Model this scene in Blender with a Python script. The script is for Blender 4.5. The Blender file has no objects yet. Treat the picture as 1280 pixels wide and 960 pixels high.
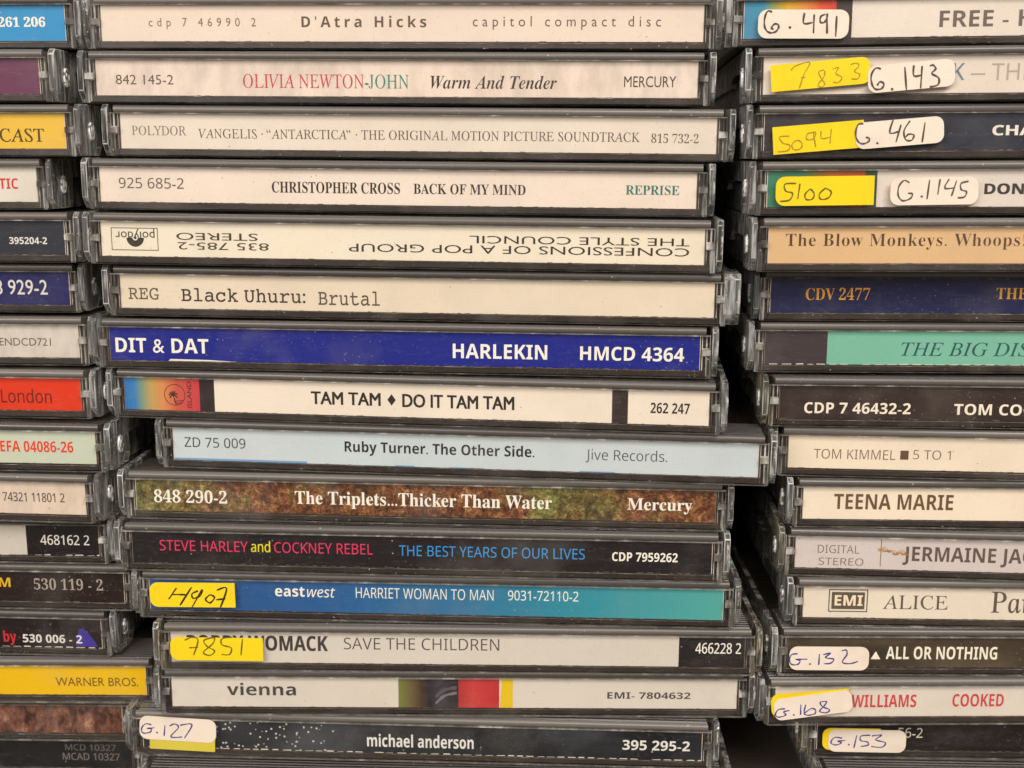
import bpy, bmesh, math, random
from mathutils import Matrix, Vector

S = bpy.context.scene
COL = S.collection
MM = 0.001          # every size below is written in millimetres
rnd = random.Random(7)

# ------------------------------------------------------------------ camera, light, exposure
CAM_POS = (14.996, -231.731, 135.834)
CAM_ROT = [[0.998708, -0.011694, 0.04946], [0.050779, 0.188463, -0.980767], [0.002147, 0.982011, 0.188813]]
LENS = 41.777

cd = bpy.data.cameras.new("camera")
cd.sensor_width = 36.0
cd.lens = LENS
cd.clip_start = 0.005
cd.clip_end = 50.0
cd.dof.use_dof = True
cd.dof.focus_distance = 0.232
cd.dof.aperture_fstop = 26.0
cam = bpy.data.objects.new("camera", cd)
m = Matrix(CAM_ROT).to_4x4()
m.translation = Vector(CAM_POS) * MM
cam.matrix_world = m
COL.objects.link(cam)
S.camera = cam

world = bpy.data.worlds.new("World")
S.world = world
world.use_nodes = True
wt = world.node_tree
bg = wt.nodes["Background"]
bg.inputs[1].default_value = 0.52
# the shop around the shelf: pale ceiling, dim aisle, brown floor
geo = wt.nodes.new("ShaderNodeTexCoord")
sep = wt.nodes.new("ShaderNodeSeparateXYZ")
rmp = wt.nodes.new("ShaderNodeValToRGB")
mrn = wt.nodes.new("ShaderNodeMapRange")
mrn.inputs[1].default_value = -1.0
mrn.inputs[2].default_value = 1.0
wt.links.new(geo.outputs["Generated"], sep.inputs[0])
wt.links.new(sep.outputs[2], mrn.inputs[0])
wt.links.new(mrn.outputs[0], rmp.inputs[0])
while len(rmp.color_ramp.elements) < 4:
    rmp.color_ramp.elements.new(.5)
for q, (pp, cc) in zip(rmp.color_ramp.elements, [(0.0, (.34, .29, .25)), (.46, (.46, .41, .37)), (.62, (.72, .68, .64)), (1.0, (1.0, .98, .95))]):
    q.position = pp
    q.color = (*cc, 1)
wt.links.new(rmp.outputs[0], bg.inputs[0])


def area_lamp(name, pos, target, sx, sy, power, colour):
    ld = bpy.data.lights.new(name, "AREA")
    ld.shape = "RECTANGLE"
    ld.size, ld.size_y = sx, sy
    ld.energy = power
    ld.color = colour
    o = bpy.data.objects.new(name, ld)
    o.location = pos
    o.rotation_euler = (Vector(target) - Vector(pos)).to_track_quat("-Z", "Y").to_euler()
    COL.objects.link(o)


# shop ceiling light: one long warm panel overhead and in front of the shelf, plus a lower fill lamp added to even the light
area_lamp("ceiling_and_fill_light", (0.55, -1.35, 1.25), (0.03, 0, 0.12), 1.3, 0.45, 29.5, (1.0, 0.97, 0.93))
area_lamp("ceiling_and_fill_light", (-0.8, -1.45, 0.75), (-0.03, 0, 0.08), 1.2, 0.4, 18.5, (1.0, 0.97, 0.935))  # added fill from the left, no real fitting

S.view_settings.view_transform = "Standard"
S.view_settings.look = "None"
S.view_settings.exposure = 0.0
S.view_settings.gamma = 1.0
S.cycles.max_bounces = 10
S.cycles.transparent_max_bounces = 16
S.cycles.transmission_bounces = 8
S.cycles.sample_clamp_indirect = 4.0
S.cycles.use_denoising = True


# ------------------------------------------------------------------ materials
def lin(c):
    return tuple(((v / 255) / 12.92 if v / 255 <= .04045 else ((v / 255 + .055) / 1.055) ** 2.4) for v in c)


MATS = {}


def nt(name):
    mt = bpy.data.materials.new(name)
    mt.use_nodes = True
    t = mt.node_tree
    return mt, t, t.nodes["Principled BSDF"], t.nodes["Material Output"]


def N(t, kind, **kw):
    n = t.nodes.new(kind)
    for k, v in kw.items():
        setattr(n, k, v)
    return n


def L(t, a, b):
    t.links.new(a, b)


def mathn(t, op, a, b=None, clamp=False):
    n = N(t, "ShaderNodeMath", operation=op, use_clamp=clamp)
    for i, v in enumerate((a, b)):
        if v is None:
            continue
        if isinstance(v, (int, float)):
            n.inputs[i].default_value = v
        else:
            L(t, v, n.inputs[i])
    return n.outputs[0]


def mixc(t, fac, a, b):
    n = N(t, "ShaderNodeMix", data_type="RGBA")
    for i, v in ((0, fac), (6, a), (7, b)):
        if isinstance(v, (int, float)):
            n.inputs[i].default_value = v
        elif isinstance(v, tuple):
            n.inputs[i].default_value = (*v, 1) if len(v) == 3 else v
        else:
            L(t, v, n.inputs[i])
    return n.outputs[2]


def coords(t):
    """object coordinates moved by a random amount for every object, so no two cases share their dust"""
    tc = N(t, "ShaderNodeTexCoord")
    oi = N(t, "ShaderNodeObjectInfo")
    k = mathn(t, "MULTIPLY", oi.outputs["Random"], 3.0)
    cb = N(t, "ShaderNodeCombineXYZ")
    L(t, k, cb.inputs[0]); L(t, k, cb.inputs[1]); L(t, k, cb.inputs[2])
    ad = N(t, "ShaderNodeVectorMath", operation="ADD")
    L(t, tc.outputs["Object"], ad.inputs[0]); L(t, cb.outputs[0], ad.inputs[1])
    return tc.outputs["Object"], ad.outputs[0], oi.outputs["Random"]


def noise(t, vec, scale, detail=3, rough=.55, stretch=None):
    if stretch:
        mp = N(t, "ShaderNodeMapping")
        mp.inputs["Scale"].default_value = stretch
        L(t, vec, mp.inputs[0]); vec = mp.outputs[0]
    n = N(t, "ShaderNodeTexNoise")
    n.inputs["Scale"].default_value = scale
    n.inputs["Detail"].default_value = detail
    n.inputs["Roughness"].default_value = rough
    L(t, vec, n.inputs["Vector"])
    return n.outputs["Fac"]


def ramp(t, v, stops, interp="LINEAR"):
    r = N(t, "ShaderNodeValToRGB")
    r.color_ramp.interpolation = interp
    e = r.color_ramp.elements
    while len(e) < len(stops):
        e.new(.5)
    for q, (p, c) in zip(e, stops):
        q.position = p
        q.color = (*c, 1) if isinstance(c, tuple) else (c, c, c, 1)
    L(t, v, r.inputs[0])
    return r.outputs[0]


def specks(t, vec, scale=900.0, size=.16, keep=.72):
    """sparse dust: small voronoi dots, most of them dropped"""
    v = N(t, "ShaderNodeTexVoronoi")
    v.inputs["Scale"].default_value = scale
    L(t, vec, v.inputs["Vector"])
    dot = mathn(t, "LESS_THAN", v.outputs["Distance"], size)
    sp = N(t, "ShaderNodeSeparateColor")
    L(t, v.outputs["Color"], sp.inputs[0])
    on = mathn(t, "GREATER_THAN", sp.outputs[0], keep)
    return mathn(t, "MULTIPLY", dot, on)


def bump(t, h, strength, dist=.0004):
    b = N(t, "ShaderNodeBump")
    b.inputs["Strength"].default_value = strength
    b.inputs["Distance"].default_value = dist
    L(t, h, b.inputs["Height"])
    return b.outputs[0]


def mat_tray(name, stops, dusty):
    mt, t, p, o = nt(name)
    raw, v, r = coords(t)
    tone = ramp(t, r, stops)
    blot = noise(t, v, 60, 3, .5, (.12, 1, 1))
    base = mixc(t, mathn(t, "MULTIPLY", blot, .4), tone, tuple(x * 1.3 for x in stops[1][1]))
    sp = specks(t, v, 760, .13, .93)
    sp2 = specks(t, v, 2600, .22, .84)
    d = mathn(t, "MAXIMUM", mathn(t, "MULTIPLY", sp, .8), mathn(t, "MULTIPLY", sp2, .4))
    col = mixc(t, mathn(t, "MULTIPLY", d, dusty), base, (.50, .44, .37))
    L(t, col, p.inputs["Base Color"])
    rg = noise(t, v, 110, 3, .6, (.1, 1, 1))
    L(t, ramp(t, rg, [(.3, .26), (.7, .44)]), p.inputs["Roughness"])
    p.inputs["Specular IOR Level"].default_value = .55
    return mt


def mat_clear(name="clear_plastic", tint=(.86, .84, .80)):
    """walls of clear polystyrene: light goes through, a fresnel sheen outside, refraction streaks painted as a pale veil"""
    mt, t, p, o = nt(name)
    raw, v, r = coords(t)
    t.nodes.remove(p)
    tr = N(t, "ShaderNodeBsdfTransparent"); tr.inputs[0].default_value = (*tint, 1)
    gl = N(t, "ShaderNodeBsdfGlossy"); gl.inputs["Roughness"].default_value = .10
    L(t, bump(t, noise(t, v, 520, 2, .5, (1, 1, .3)), .7, .0005), gl.inputs["Normal"])
    fr = N(t, "ShaderNodeFresnel"); fr.inputs[0].default_value = 1.75
    ge = N(t, "ShaderNodeNewGeometry")
    m1 = N(t, "ShaderNodeMixShader")
    L(t, mathn(t, "MULTIPLY", fr.outputs[0], mathn(t, "SUBTRACT", 1.0, ge.outputs["Backfacing"])), m1.inputs[0])
    L(t, tr.outputs[0], m1.inputs[1]); L(t, gl.outputs[0], m1.inputs[2])
    df = N(t, "ShaderNodeBsdfDiffuse")
    df.inputs[0].default_value = (*(x * .66 for x in tint), 1)
    amt = ramp(t, noise(t, v, 800, 3, .6, (1, 1, .13)), [(.38, .04), (.52, .15), (.64, .55)])  # diffuse streaks painted in for refracted light
    sp = mathn(t, "MULTIPLY", specks(t, v, 1500, .2, .82), .6)
    mx = N(t, "ShaderNodeMixShader")
    L(t, mathn(t, "MAXIMUM", amt, sp), mx.inputs[0])
    L(t, m1.outputs[0], mx.inputs[1]); L(t, df.outputs[0], mx.inputs[2])
    L(t, mx.outputs[0], o.inputs[0])
    return mt


def mat_pane():
    """flat clear wall: straight through, a fresnel sheen, a little dust and hairline scratches"""
    mt, t, p, o = nt("clear_pane")
    raw, v, r = coords(t)
    t.nodes.remove(p)
    tr = N(t, "ShaderNodeBsdfTransparent"); tr.inputs[0].default_value = (.965, .96, .95, 1)
    gl = N(t, "ShaderNodeBsdfGlossy"); gl.inputs["Roughness"].default_value = .12
    fr = N(t, "ShaderNodeFresnel"); fr.inputs[0].default_value = 1.42
    nb = bump(t, noise(t, v, 60, 2, .5, (.3, 1, 1)), .25, .0004)
    L(t, nb, gl.inputs["Normal"])
    m1 = N(t, "ShaderNodeMixShader")
    ge = N(t, "ShaderNodeNewGeometry")      # the sheen belongs to the outward faces only
    L(t, mathn(t, "MULTIPLY", fr.outputs[0], mathn(t, "SUBTRACT", 1.0, ge.outputs["Backfacing"])), m1.inputs[0]); L(t, tr.outputs[0], m1.inputs[1]); L(t, gl.outputs[0], m1.inputs[2])
    df = N(t, "ShaderNodeBsdfDiffuse"); df.inputs[0].default_value = (.55, .49, .42, 1)
    cl = ramp(t, noise(t, v, 26, 3), [(.42, .25), (.62, 1.0)])
    d = mathn(t, "MULTIPLY", specks(t, v, 640, .10, .945), cl)
    d2 = mathn(t, "MULTIPLY", specks(t, v, 2000, .2, .93), cl)
    scr = noise(t, v, 55, 4, .65, (1, 1, 9))
    s2 = mathn(t, "MULTIPLY", mathn(t, "LESS_THAN", mathn(t, "ABSOLUTE", mathn(t, "SUBTRACT", scr, .5)), .0011), .13)
    haze = ramp(t, noise(t, v, 70, 4, .6), [(.5, .0), (.8, .05)])
    a = mathn(t, "MAXIMUM", mathn(t, "MULTIPLY", d, .55), mathn(t, "MULTIPLY", d2, .35))
    a = mathn(t, "MAXIMUM", mathn(t, "MAXIMUM", a, s2), haze)
    m2 = N(t, "ShaderNodeMixShader")
    L(t, a, m2.inputs[0]); L(t, m1.outputs[0], m2.inputs[1]); L(t, df.outputs[0], m2.inputs[2])
    L(t, m2.outputs[0], o.inputs[0])
    return mt


def mat_rim(name, stops, alpha, scale=300):
    """cut or moulded edges of clear plastic, their piped light and glints painted as pale noise"""
    mt, t, p, o = nt(name)
    raw, v, r = coords(t)
    L(t, ramp(t, noise(t, v, scale, 3, .6, (1, 1, .4)), stops), p.inputs["Base Color"])
    p.inputs["Roughness"].default_value = .22
    p.inputs["Alpha"].default_value = alpha
    return mt


def finish_paper(t, p, v, col, rough=.42):
    L(t, col, p.inputs["Base Color"])
    p.inputs["Roughness"].default_value = rough
    p.inputs["Specular IOR Level"].default_value = .25
    L(t, bump(t, noise(t, v, 900, 3, .6), .10, .0002), p.inputs["Normal"])


def mat_paper(c, mottle=0):
    key = ("paper", c, mottle)
    if key in MATS:
        return MATS[key]
    mt, t, p, o = nt("printed_paper")
    raw, v, r = coords(t)
    b = lin(c)
    dk = tuple(x * (.74 if mottle else .90) for x in b)
    n = noise(t, v, 150 if mottle else 60, 5, .62, (1.6, 1, .7) if mottle else None)
    col = mixc(t, ramp(t, n, [(.42, 0.0), (.70, 1.0 if mottle else .6)]), b, dk)
    # yellowing and finger marks
    n2 = noise(t, v, 24, 2)
    col = mixc(t, ramp(t, n2, [(.45, 0.0), (.8, .35)]), col, tuple(x * k for x, k in zip(b, (.98, .93, .82))))
    sp = specks(t, v, 420, .07, .90)
    col = mixc(t, mathn(t, "MULTIPLY", sp, .45), col, (.12, .09, .06) if sum(b) > .6 else (.5, .46, .4))
    finish_paper(t, p, v, col)
    MATS[key] = mt
    return mt


def mat_ink(c):
    key = ("ink", c)
    if key not in MATS:
        mt, t, p, o = nt("printing_ink")
        raw, v, r = coords(t)
        b = lin(c)
        lt = tuple(min(1, x * 1.18 + .012) for x in b)
        L(t, mixc(t, noise(t, v, 1500, 2), b, lt), p.inputs["Base Color"])
        p.inputs["Roughness"].default_value = .5
        p.inputs["Specular IOR Level"].default_value = .2
        MATS[key] = mt
    return MATS[key]


def mat_gradient(key, x0, x1, stops):
    """a printed colour run along the label between x0 and x1 (mm)"""
    mt, t, p, o = nt("printed_colour_run")
    raw, v, r = coords(t)
    sx = N(t, "ShaderNodeSeparateXYZ"); L(t, raw, sx.inputs[0])
    mr = N(t, "ShaderNodeMapRange")
    mr.inputs[1].default_value = x0 * MM; mr.inputs[2].default_value = x1 * MM
    L(t, sx.outputs[0], mr.inputs[0])
    col = ramp(t, mr.outputs[0], [(a, lin(c)) for a, c in stops])
    col = mixc(t, mathn(t, "MULTIPLY", noise(t, v, 500, 4), .12), col, (.3, .28, .25))
    finish_paper(t, p, v, col)
    return mt


def mat_texture(kind):
    if kind in MATS:
        return MATS[kind]
    mt, t, p, o = nt("printed_picture")
    raw, v, r = coords(t)
    if kind == "moss":
        n = noise(t, v, 820, 8, .8)
        big = noise(t, v, 38, 3, .6)
        rust = ramp(t, n, [(.36, lin((44, 24, 18))), (.47, lin((104, 60, 38))), (.56, lin((146, 94, 58))), (.66, lin((214, 170, 116)))])
        green = ramp(t, n, [(.36, lin((40, 42, 24))), (.47, lin((92, 98, 50))), (.56, lin((132, 138, 74))), (.66, lin((196, 190, 130)))])
        tc = N(t, "ShaderNodeSeparateXYZ"); L(t, raw, tc.inputs[0])
        bias = ramp(t, mathn(t, "MULTIPLY_ADD", tc.outputs[0], 1 / .12), [(0, .5), (1, .5)])
        e1 = ramp(t, tc.outputs[0], [(0.0, 0.0), (.001, 0.0)])
        # green at the near end and in one patch two thirds along
        g1 = N(t, "ShaderNodeMapRange"); g1.inputs[1].default_value = -.030; g1.inputs[2].default_value = -.058
        L(t, tc.outputs[0], g1.inputs[0])
        ab = mathn(t, "ABSOLUTE", mathn(t, "SUBTRACT", tc.outputs[0], .029))
        g2 = N(t, "ShaderNodeMapRange"); g2.inputs[1].default_value = .014; g2.inputs[2].default_value = .002
        L(t, ab, g2.inputs[0])
        g = mathn(t, "MAXIMUM", g1.outputs[0], g2.outputs[0])
        g = mathn(t, "ADD", mathn(t, "MULTIPLY", g, .75), mathn(t, "MULTIPLY", mathn(t, "SUBTRACT", noise(t, v, 160, 5, .7), .5), 2.2), True)
        col = mixc(t, g, rust, green)
        col = mixc(t, ramp(t, noise(t, v, 110, 5, .7), [(.48, 0.0), (.66, .55)]), col, lin((50, 32, 22)))
        finish_paper(t, p, v, col)
    elif kind == "rock":
        n = noise(t, v, 330, 8, .74, (1, 1, .6))
        col = ramp(t, n, [(.38, lin((52, 28, 22))), (.47, lin((106, 66, 52))), (.56, lin((136, 92, 74))), (.66, lin((186, 140, 114)))])
        cr = noise(t, v, 75, 3, .5, (1, 1, .45))
        crack = ramp(t, mathn(t, "ABSOLUTE", mathn(t, "SUBTRACT", cr, .5)), [(0.0, 1.0), (.022, 0.0)])
        col = mixc(t, mathn(t, "MULTIPLY", crack, .85), col, lin((58, 30, 24)))
        finish_paper(t, p, v, col)
    elif kind == "stars":
        base = ramp(t, noise(t, v, 60, 3), [(.4, lin((26, 26, 28))), (.7, lin((52, 54, 58)))])
        s1 = specks(t, v, 1150, .26, .40)
        tc = N(t, "ShaderNodeSeparateXYZ"); L(t, raw, tc.inputs[0])
        fall = N(t, "ShaderNodeMapRange"); fall.inputs[1].default_value = .004; fall.inputs[2].default_value = -.030
        L(t, tc.outputs[0], fall.inputs[0])
        mist = N(t, "ShaderNodeMapRange"); mist.inputs[1].default_value = .026; mist.inputs[2].default_value = .0
        L(t, mathn(t, "ABSOLUTE", mathn(t, "ADD", tc.outputs[0], .020)), mist.inputs[0])
        base = mixc(t, mathn(t, "MULTIPLY", mist.outputs[0], noise(t, v, 120, 3)), base, lin((96, 96, 98)))
        s1 = mathn(t, "MULTIPLY", s1, mathn(t, "LESS_THAN", noise(t, v, 45, 2), mathn(t, "ADD", mathn(t, "MULTIPLY", fall.outputs[0], .75), .05)))
        f = mathn(t, "MAXIMUM", s1, mathn(t, "MULTIPLY", specks(t, v, 500, .10, .86), .7))
        finish_paper(t, p, v, mixc(t, mathn(t, "MULTIPLY", f, .8), base, lin((214, 208, 198))))
    elif kind == "olive":
        n = noise(t, v, 45, 5, .6, (.5, 1, 1))
        col = ramp(t, n, [(.34, lin((40, 34, 30))), (.52, lin((74, 62, 48))), (.68, lin((108, 93, 72)))])
        finish_paper(t, p, v, col)
    elif kind == "rocks":
        n = noise(t, v, 260, 4, .5, (1, 1, 1.6))
        col = ramp(t, n, [(.40, lin((28, 22, 26))), (.52, lin((66, 58, 66))), (.64, lin((112, 106, 112)))])
        finish_paper(t, p, v, col)
    MATS[kind] = mt
    return mt


RUNS = {
    "rainbow": [(0, (22, 110, 178)), (.14, (30, 124, 188)), (.22, (110, 150, 130)), (.36, (196, 160, 86)), (.52, (220, 140, 78)), (.70, (206, 84, 62)), (1, (204, 50, 62))],
    "rainbow2": [(0, (64, 140, 176)), (.22, (66, 146, 178)), (.32, (150, 160, 80)), (.48, (226, 174, 42)), (.66, (232, 148, 40)), (.84, (226, 84, 46)), (1, (214, 66, 50))],
    "rainbow3": [(0, (58, 126, 98)), (.30, (62, 128, 98)), (.42, (120, 120, 60)), (.58, (186, 104, 50)), (.88, (190, 78, 46)), (.90, (52, 78, 66)), (1, (52, 78, 66))],
    "vpic": [(0, (120, 126, 56)), (.20, (108, 92, 48)), (.40, (66, 44, 32)), (.52, (34, 26, 34)), (.68, (64, 60, 68)), (.84, (46, 40, 44)), (1, (40, 32, 34))],
    "vred": [(0, (176, 44, 44)), (.35, (206, 60, 58)), (1, (192, 36, 40))],
    "teal": [(0, (22, 78, 138)), (.30, (24, 88, 148)), (.55, (28, 112, 156)), (.78, (42, 146, 162)), (1, (78, 168, 160))],
}

TRAY = mat_tray("dark_tray_plastic", [(0, (.022, .014, .010)), (.5, (.031, .020, .015)), (1, (.044, .030, .021))], .6)
BAR = mat_tray("worn_lightened_tray_plastic", [(0, (.050, .040, .033)), (.5, (.105, .087, .073)), (1, (.155, .132, .110))], .8)  # scuffed bar with part of its highlight painted in; also lightens the tray ends
CLEAR = mat_clear()
CLEAR_WARM = mat_clear("clear_plastic_warm", (.84, .77, .62))
PANE = mat_pane()
RIM = mat_rim("clear_edge", [(.35, (.10, .09, .075)), (.58, (.26, .235, .20)), (.74, (.62, .57, .50))], .62)
EDGE = mat_rim("clear_corner", [(.36, (.05, .042, .038)), (.47, (.20, .18, .155)), (.55, (.52, .48, .43)), (.64, (.95, .90, .83))], .58)  # bright edge glints painted into the colour
PIN = mat_rim("painted_glint_facet", [(.44, (.12, .11, .10)), (.49, (.62, .58, .53)), (.55, (.95, .91, .85))], .95, 1500)  # jagged pivot glints painted as pale patches


def mat_sticker(c):
    mt, t, p, o = nt("sticker_paper")
    raw, v, r = coords(t)
    b = lin(c)
    col = mixc(t, ramp(t, noise(t, v, 130, 4, .6), [(.45, 0.0), (.75, .8)]), b, tuple(x * .90 for x in b))
    gr = noise(t, v, 70, 5, .65)
    col = mixc(t, ramp(t, gr, [(.55, 0.0), (.78, .45)]), col, tuple(x * k for x, k in zip(b, (.72, .64, .55))))
    finish_paper(t, p, v, col, .55)
    L(t, bump(t, noise(t, v, 120, 3, .6), .35, .0006), p.inputs["Normal"])
    return mt


YELLOW = mat_sticker((232, 198, 22))
WHITE = mat_sticker((226, 208, 188))
DULL = mat_sticker((204, 184, 66))


# ------------------------------------------------------------------ mesh helpers (all in millimetres)
class MB:
    def __init__(self):
        self.v, self.f, self.mi, self.mats = [], [], [], []

    def slot(self, mt):
        if mt not in self.mats:
            self.mats.append(mt)
        return self.mats.index(mt)

    def face(self, pts, mt):
        k = len(self.v)
        self.v += [tuple(p) for p in pts]
        self.f.append(tuple(range(k, k + len(pts))))
        self.mi.append(self.slot(mt))

    def quad(self, x0, x1, z0, z1, y, mt):
        self.face([(x0, y, z0), (x1, y, z0), (x1, y, z1), (x0, y, z1)], mt)

    def box(self, x0, x1, y0, y1, z0, z1, mt):
        self.extrude([(y0, z0), (y0, z1), (y1, z1), (y1, z0)], x0, x1, mt)

    def extrude(self, prof, x0, x1, mt, cap=None, mats=None):
        """a (y, z) outline carried along x, closed at both ends; corners share vertices"""
        k, n = len(self.v), len(prof)
        self.v += [(x0, a, b) for a, b in prof] + [(x1, a, b) for a, b in prof]
        for i in range(n):
            j = (i + 1) % n
            self.f.append((k + i, k + j, k + n + j, k + n + i))
            self.mi.append(self.slot(mats[i] if mats else mt))
        self.f.append(tuple(k + i for i in range(n))[::-1]); self.mi.append(self.slot(cap or mt))
        self.f.append(tuple(k + n + i for i in range(n))); self.mi.append(self.slot(cap or mt))

    def mesh(self, name, normals=True):
        me = bpy.data.meshes.new(name)
        me.from_pydata([(x * MM, y * MM, z * MM) for x, y, z in self.v], [], self.f)
        for q in self.mats:
            me.materials.append(q)
        for p, i in zip(me.polygons, self.mi):
            p.material_index = i
        if normals:
            bm = bmesh.new(); bm.from_mesh(me)
            bmesh.ops.recalc_face_normals(bm, faces=bm.faces)
            bm.to_mesh(me); bm.free()
        me.update()
        return me


def link(name, me, parent=None, label=None):
    o = bpy.data.objects.new(name, me)
    COL.objects.link(o)
    if parent:
        o.parent = parent
    if label:
        o["label"] = label
    return o


def bevelled(me, w, seg=2, edge=0):
    bm = bmesh.new(); bm.from_mesh(me)
    es = [e for e in bm.edges if len(e.link_faces) == 2 and e.calc_face_angle(0) > .35]
    bmesh.ops.bevel(bm, geom=es, offset=w * MM, segments=seg, affect="EDGES", profile=.6, material=edge)
    for f in bm.faces:
        f.smooth = True
    bm.to_mesh(me); bm.free()
    return me


# ------------------------------------------------------------------ the case: shared part meshes
def tray_mesh(r=.80):
    b = MB()
    prof = [(140.0, .45), (1.0, .45), (1.0, 1.62), (1.45, 1.66), (1.45, 10.08 - 1.9 * r), (.95, 10.14 - 1.9 * r)]
    cy, cz = 1.0, 10.08 - r              # the rounded bar along the top of the spine
    n0 = len(prof)
    for k in range(13):
        a = math.radians(-66 + k * 13)
        prof.append((cy - r * math.cos(a) * .95, cz + r * math.sin(a)))
    n1 = len(prof)
    prof += [(1.7, 9.72)]
    y = 2.2
    while y < 12.6:                       # ribbed strip behind the bar
        prof += [(y, 9.50), (y + .18, 9.80), (y + .72, 9.80), (y + .9, 9.50)]
        y += 1.08
    prof += [(13.4, 9.55), (13.6, 9.1), (139.0, 9.1), (140.0, 8.6)]
    b.extrude(prof, -59.7, 59.7, TRAY, BAR, [BAR if n0 - 1 <= i <= n1 else TRAY for i in range(len(prof))])  # end caps take the lighter tone to brighten the gaps
    return b.mesh("inner_tray")


def lid_mesh(clear):
    b = MB()
    b.box(-60.7, 60.7, 2.0, 141.5, 9.92, 10.22, PANE)
    for s in (-1, 1):
        x0, x1 = sorted((s * 60.9, s * 62.0))
        b.extrude([(10.7, 6.3), (10.7, 10.2), (141.0, 10.2), (141.0, 4.2), (30, 4.2), (27, 6.3)], x0, x1, clear, None, [clear, EDGE, EDGE, EDGE, EDGE, EDGE])
    return b.mesh("lid")


def base_mesh(clear):
    b = MB()
    b.box(-60.6, 60.6, 1.3, 141.0, .02, .38, PANE)
    for s in (-1, 1):
        x0, x1 = sorted((s * 59.9, s * 60.75))
        b.extrude([(.5, .2), (.5, 5.6), (141, 5.6), (141, .2)], x0, x1, clear)
        # the clear locating tab between label end and hinge arm
        a0, a1 = sorted((s * 58.95, s * 60.6))
        b.extrude([(.05, 4.7), (.05, 5.75), (1.0, 6.0), (1.0, 4.4)], a0, a1, EDGE)
        for q, w in ((59.0, .16), (59.75, .3), (60.5, .14)):     # upright ribs of the moulding, seen through the end of the spine
            a0, a1 = sorted((s * q, s * (q + w)))
            b.box(a0, a1, 1.0, 1.25, .5, 8.5, EDGE)
    return b.mesh("clear_base")


def ear_mesh(side, clear, w=1.2, inner=60.9):
    x0, x1 = sorted((side * inner, side * (60.9 + w)))
    b = MB()
    b.extrude([(.1, 2.5), (.1, 9.2), (1.0, 10.2), (10.4, 10.2), (10.4, 1.9), (9.2, .25), (2.0, .25)], x0, x1, clear)
    b.slot(EDGE)
    return bevelled(b.mesh("hinge_arm"), .15, 2, 1)


def pin_mesh(side, clear, w=1.2):
    """the hinge pivot: a round dimple rim with a few facets, raised from the arm"""
    b = MB()
    xo = side * (60.9 + w)
    cy, cz = 5.2, 5.0
    n = 14
    rings = [(1.9, 0.0), (1.75, .34), (1.05, .26), (.6, .40)]
    pts = []
    for r, h in rings:
        pts.append([(xo + side * h, cy + r * .62 * math.cos(2 * math.pi * k / n), cz + r * math.sin(2 * math.pi * k / n)) for k in range(n)])
    for a, c in zip(pts, pts[1:]):
        for k in range(n):
            j = (k + 1) % n
            b.face([a[k], a[j], c[j], c[k]], PIN)
    b.face(pts[-1], PIN)
    return b.mesh("pivot_pin")


TRAY_ME = tray_mesh()
TRAY_LOW = tray_mesh(.36)
LID_ME = lid_mesh(CLEAR)
BASE_ME = base_mesh(CLEAR)
EAR_ME = {s: ear_mesh(s, CLEAR) for s in (-1, 1)}
PIN_ME = {s: pin_mesh(s, CLEAR) for s in (-1, 1)}
EAR_WIDE = ear_mesh(1, CLEAR, 2.6, 60.3)
PIN_WIDE = pin_mesh(1, CLEAR, 2.6)
BASE_WARM = base_mesh(CLEAR_WARM)
EAR_WARM = {s: ear_mesh(s, CLEAR_WARM) for s in (-1, 1)}


# ------------------------------------------------------------------ lettering
STY = {"b": (0x1D400, 0x1D41A, 0x1D7CE), "i": (0x1D434, 0x1D44E, None), "bi": (0x1D468, 0x1D482, None),
       "sb": (0x1D5D4, 0x1D5EE, 0x1D7EC), "si": (0x1D608, 0x1D622, None), "m": (0x1D670, 0x1D68A, 0x1D7F6),
       "s": (0x1D5A0, 0x1D5BA, 0x1D7E2)}


def styled(s, st):
    """the letters of a style live in the built-in font as mathematical letters"""
    b = STY.get(st)
    if not b:
        return s
    o = ""
    for c in s:
        if "A" <= c <= "Z":
            o += chr(b[0] + ord(c) - 65)
        elif "a" <= c <= "z":
            o += "\u210e" if (st == "i" and c == "h") else chr(b[1] + ord(c) - 97)
        elif c.isdigit() and b[2]:
            o += chr(b[2] + ord(c) - 48)
        else:
            o += c
    return o


BASE_STYLE = {"r": ("r", 0, 0, 0), "rB": ("r", 0, 0, 1.6), "rs": ("i", 0, -.27, 0), "rs2": ("r", 0, 0, .35), "bd": ("b", .008, 0, 0), "b": ("b", 0, 0, 0), "bi": ("bi", 0, 0, 0),
              "i": ("i", 0, 0, 0), "sb": ("sb", 0, 0, 0), "sbc": ("sb", 0, 0, 0), "s": ("s", 0, 0, 0), "sc": ("s", 0, 0, .45), "si": ("si", 0, 0, 0), "m": ("m", 0, 0, .2)}
GLYPHS = {}


def glyph_mesh(s, st, thin=0.0, sp=1.0):
    key = (s, st, thin, sp)
    if key in GLYPHS:
        return GLYPHS[key]
    base, th, shear, bold = BASE_STYLE[st]
    cu = bpy.data.curves.new("text", "FONT")
    cu.body = styled(s, base)
    cu.shear = shear
    cu.offset = -(thin or th)
    cu.space_character = sp
    cu.resolution_u = 3
    ob = bpy.data.objects.new("text", cu)
    COL.objects.link(ob)
    dg = bpy.context.evaluated_depsgraph_get()
    dg.update()
    me = bpy.data.meshes.new_from_object(ob.evaluated_get(dg))
    vs = [tuple(v.co) for v in me.vertices]
    fs = [tuple(p.vertices) for p in me.polygons]
    bpy.data.objects.remove(ob); bpy.data.curves.remove(cu); bpy.data.meshes.remove(me)
    GLYPHS[key] = (vs, fs, bold)
    return GLYPHS[key]


def cap_height(st):
    vs, _f, _b = glyph_mesh("H", st)
    return max(v[1] for v in vs) - min(v[1] for v in vs)


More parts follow.
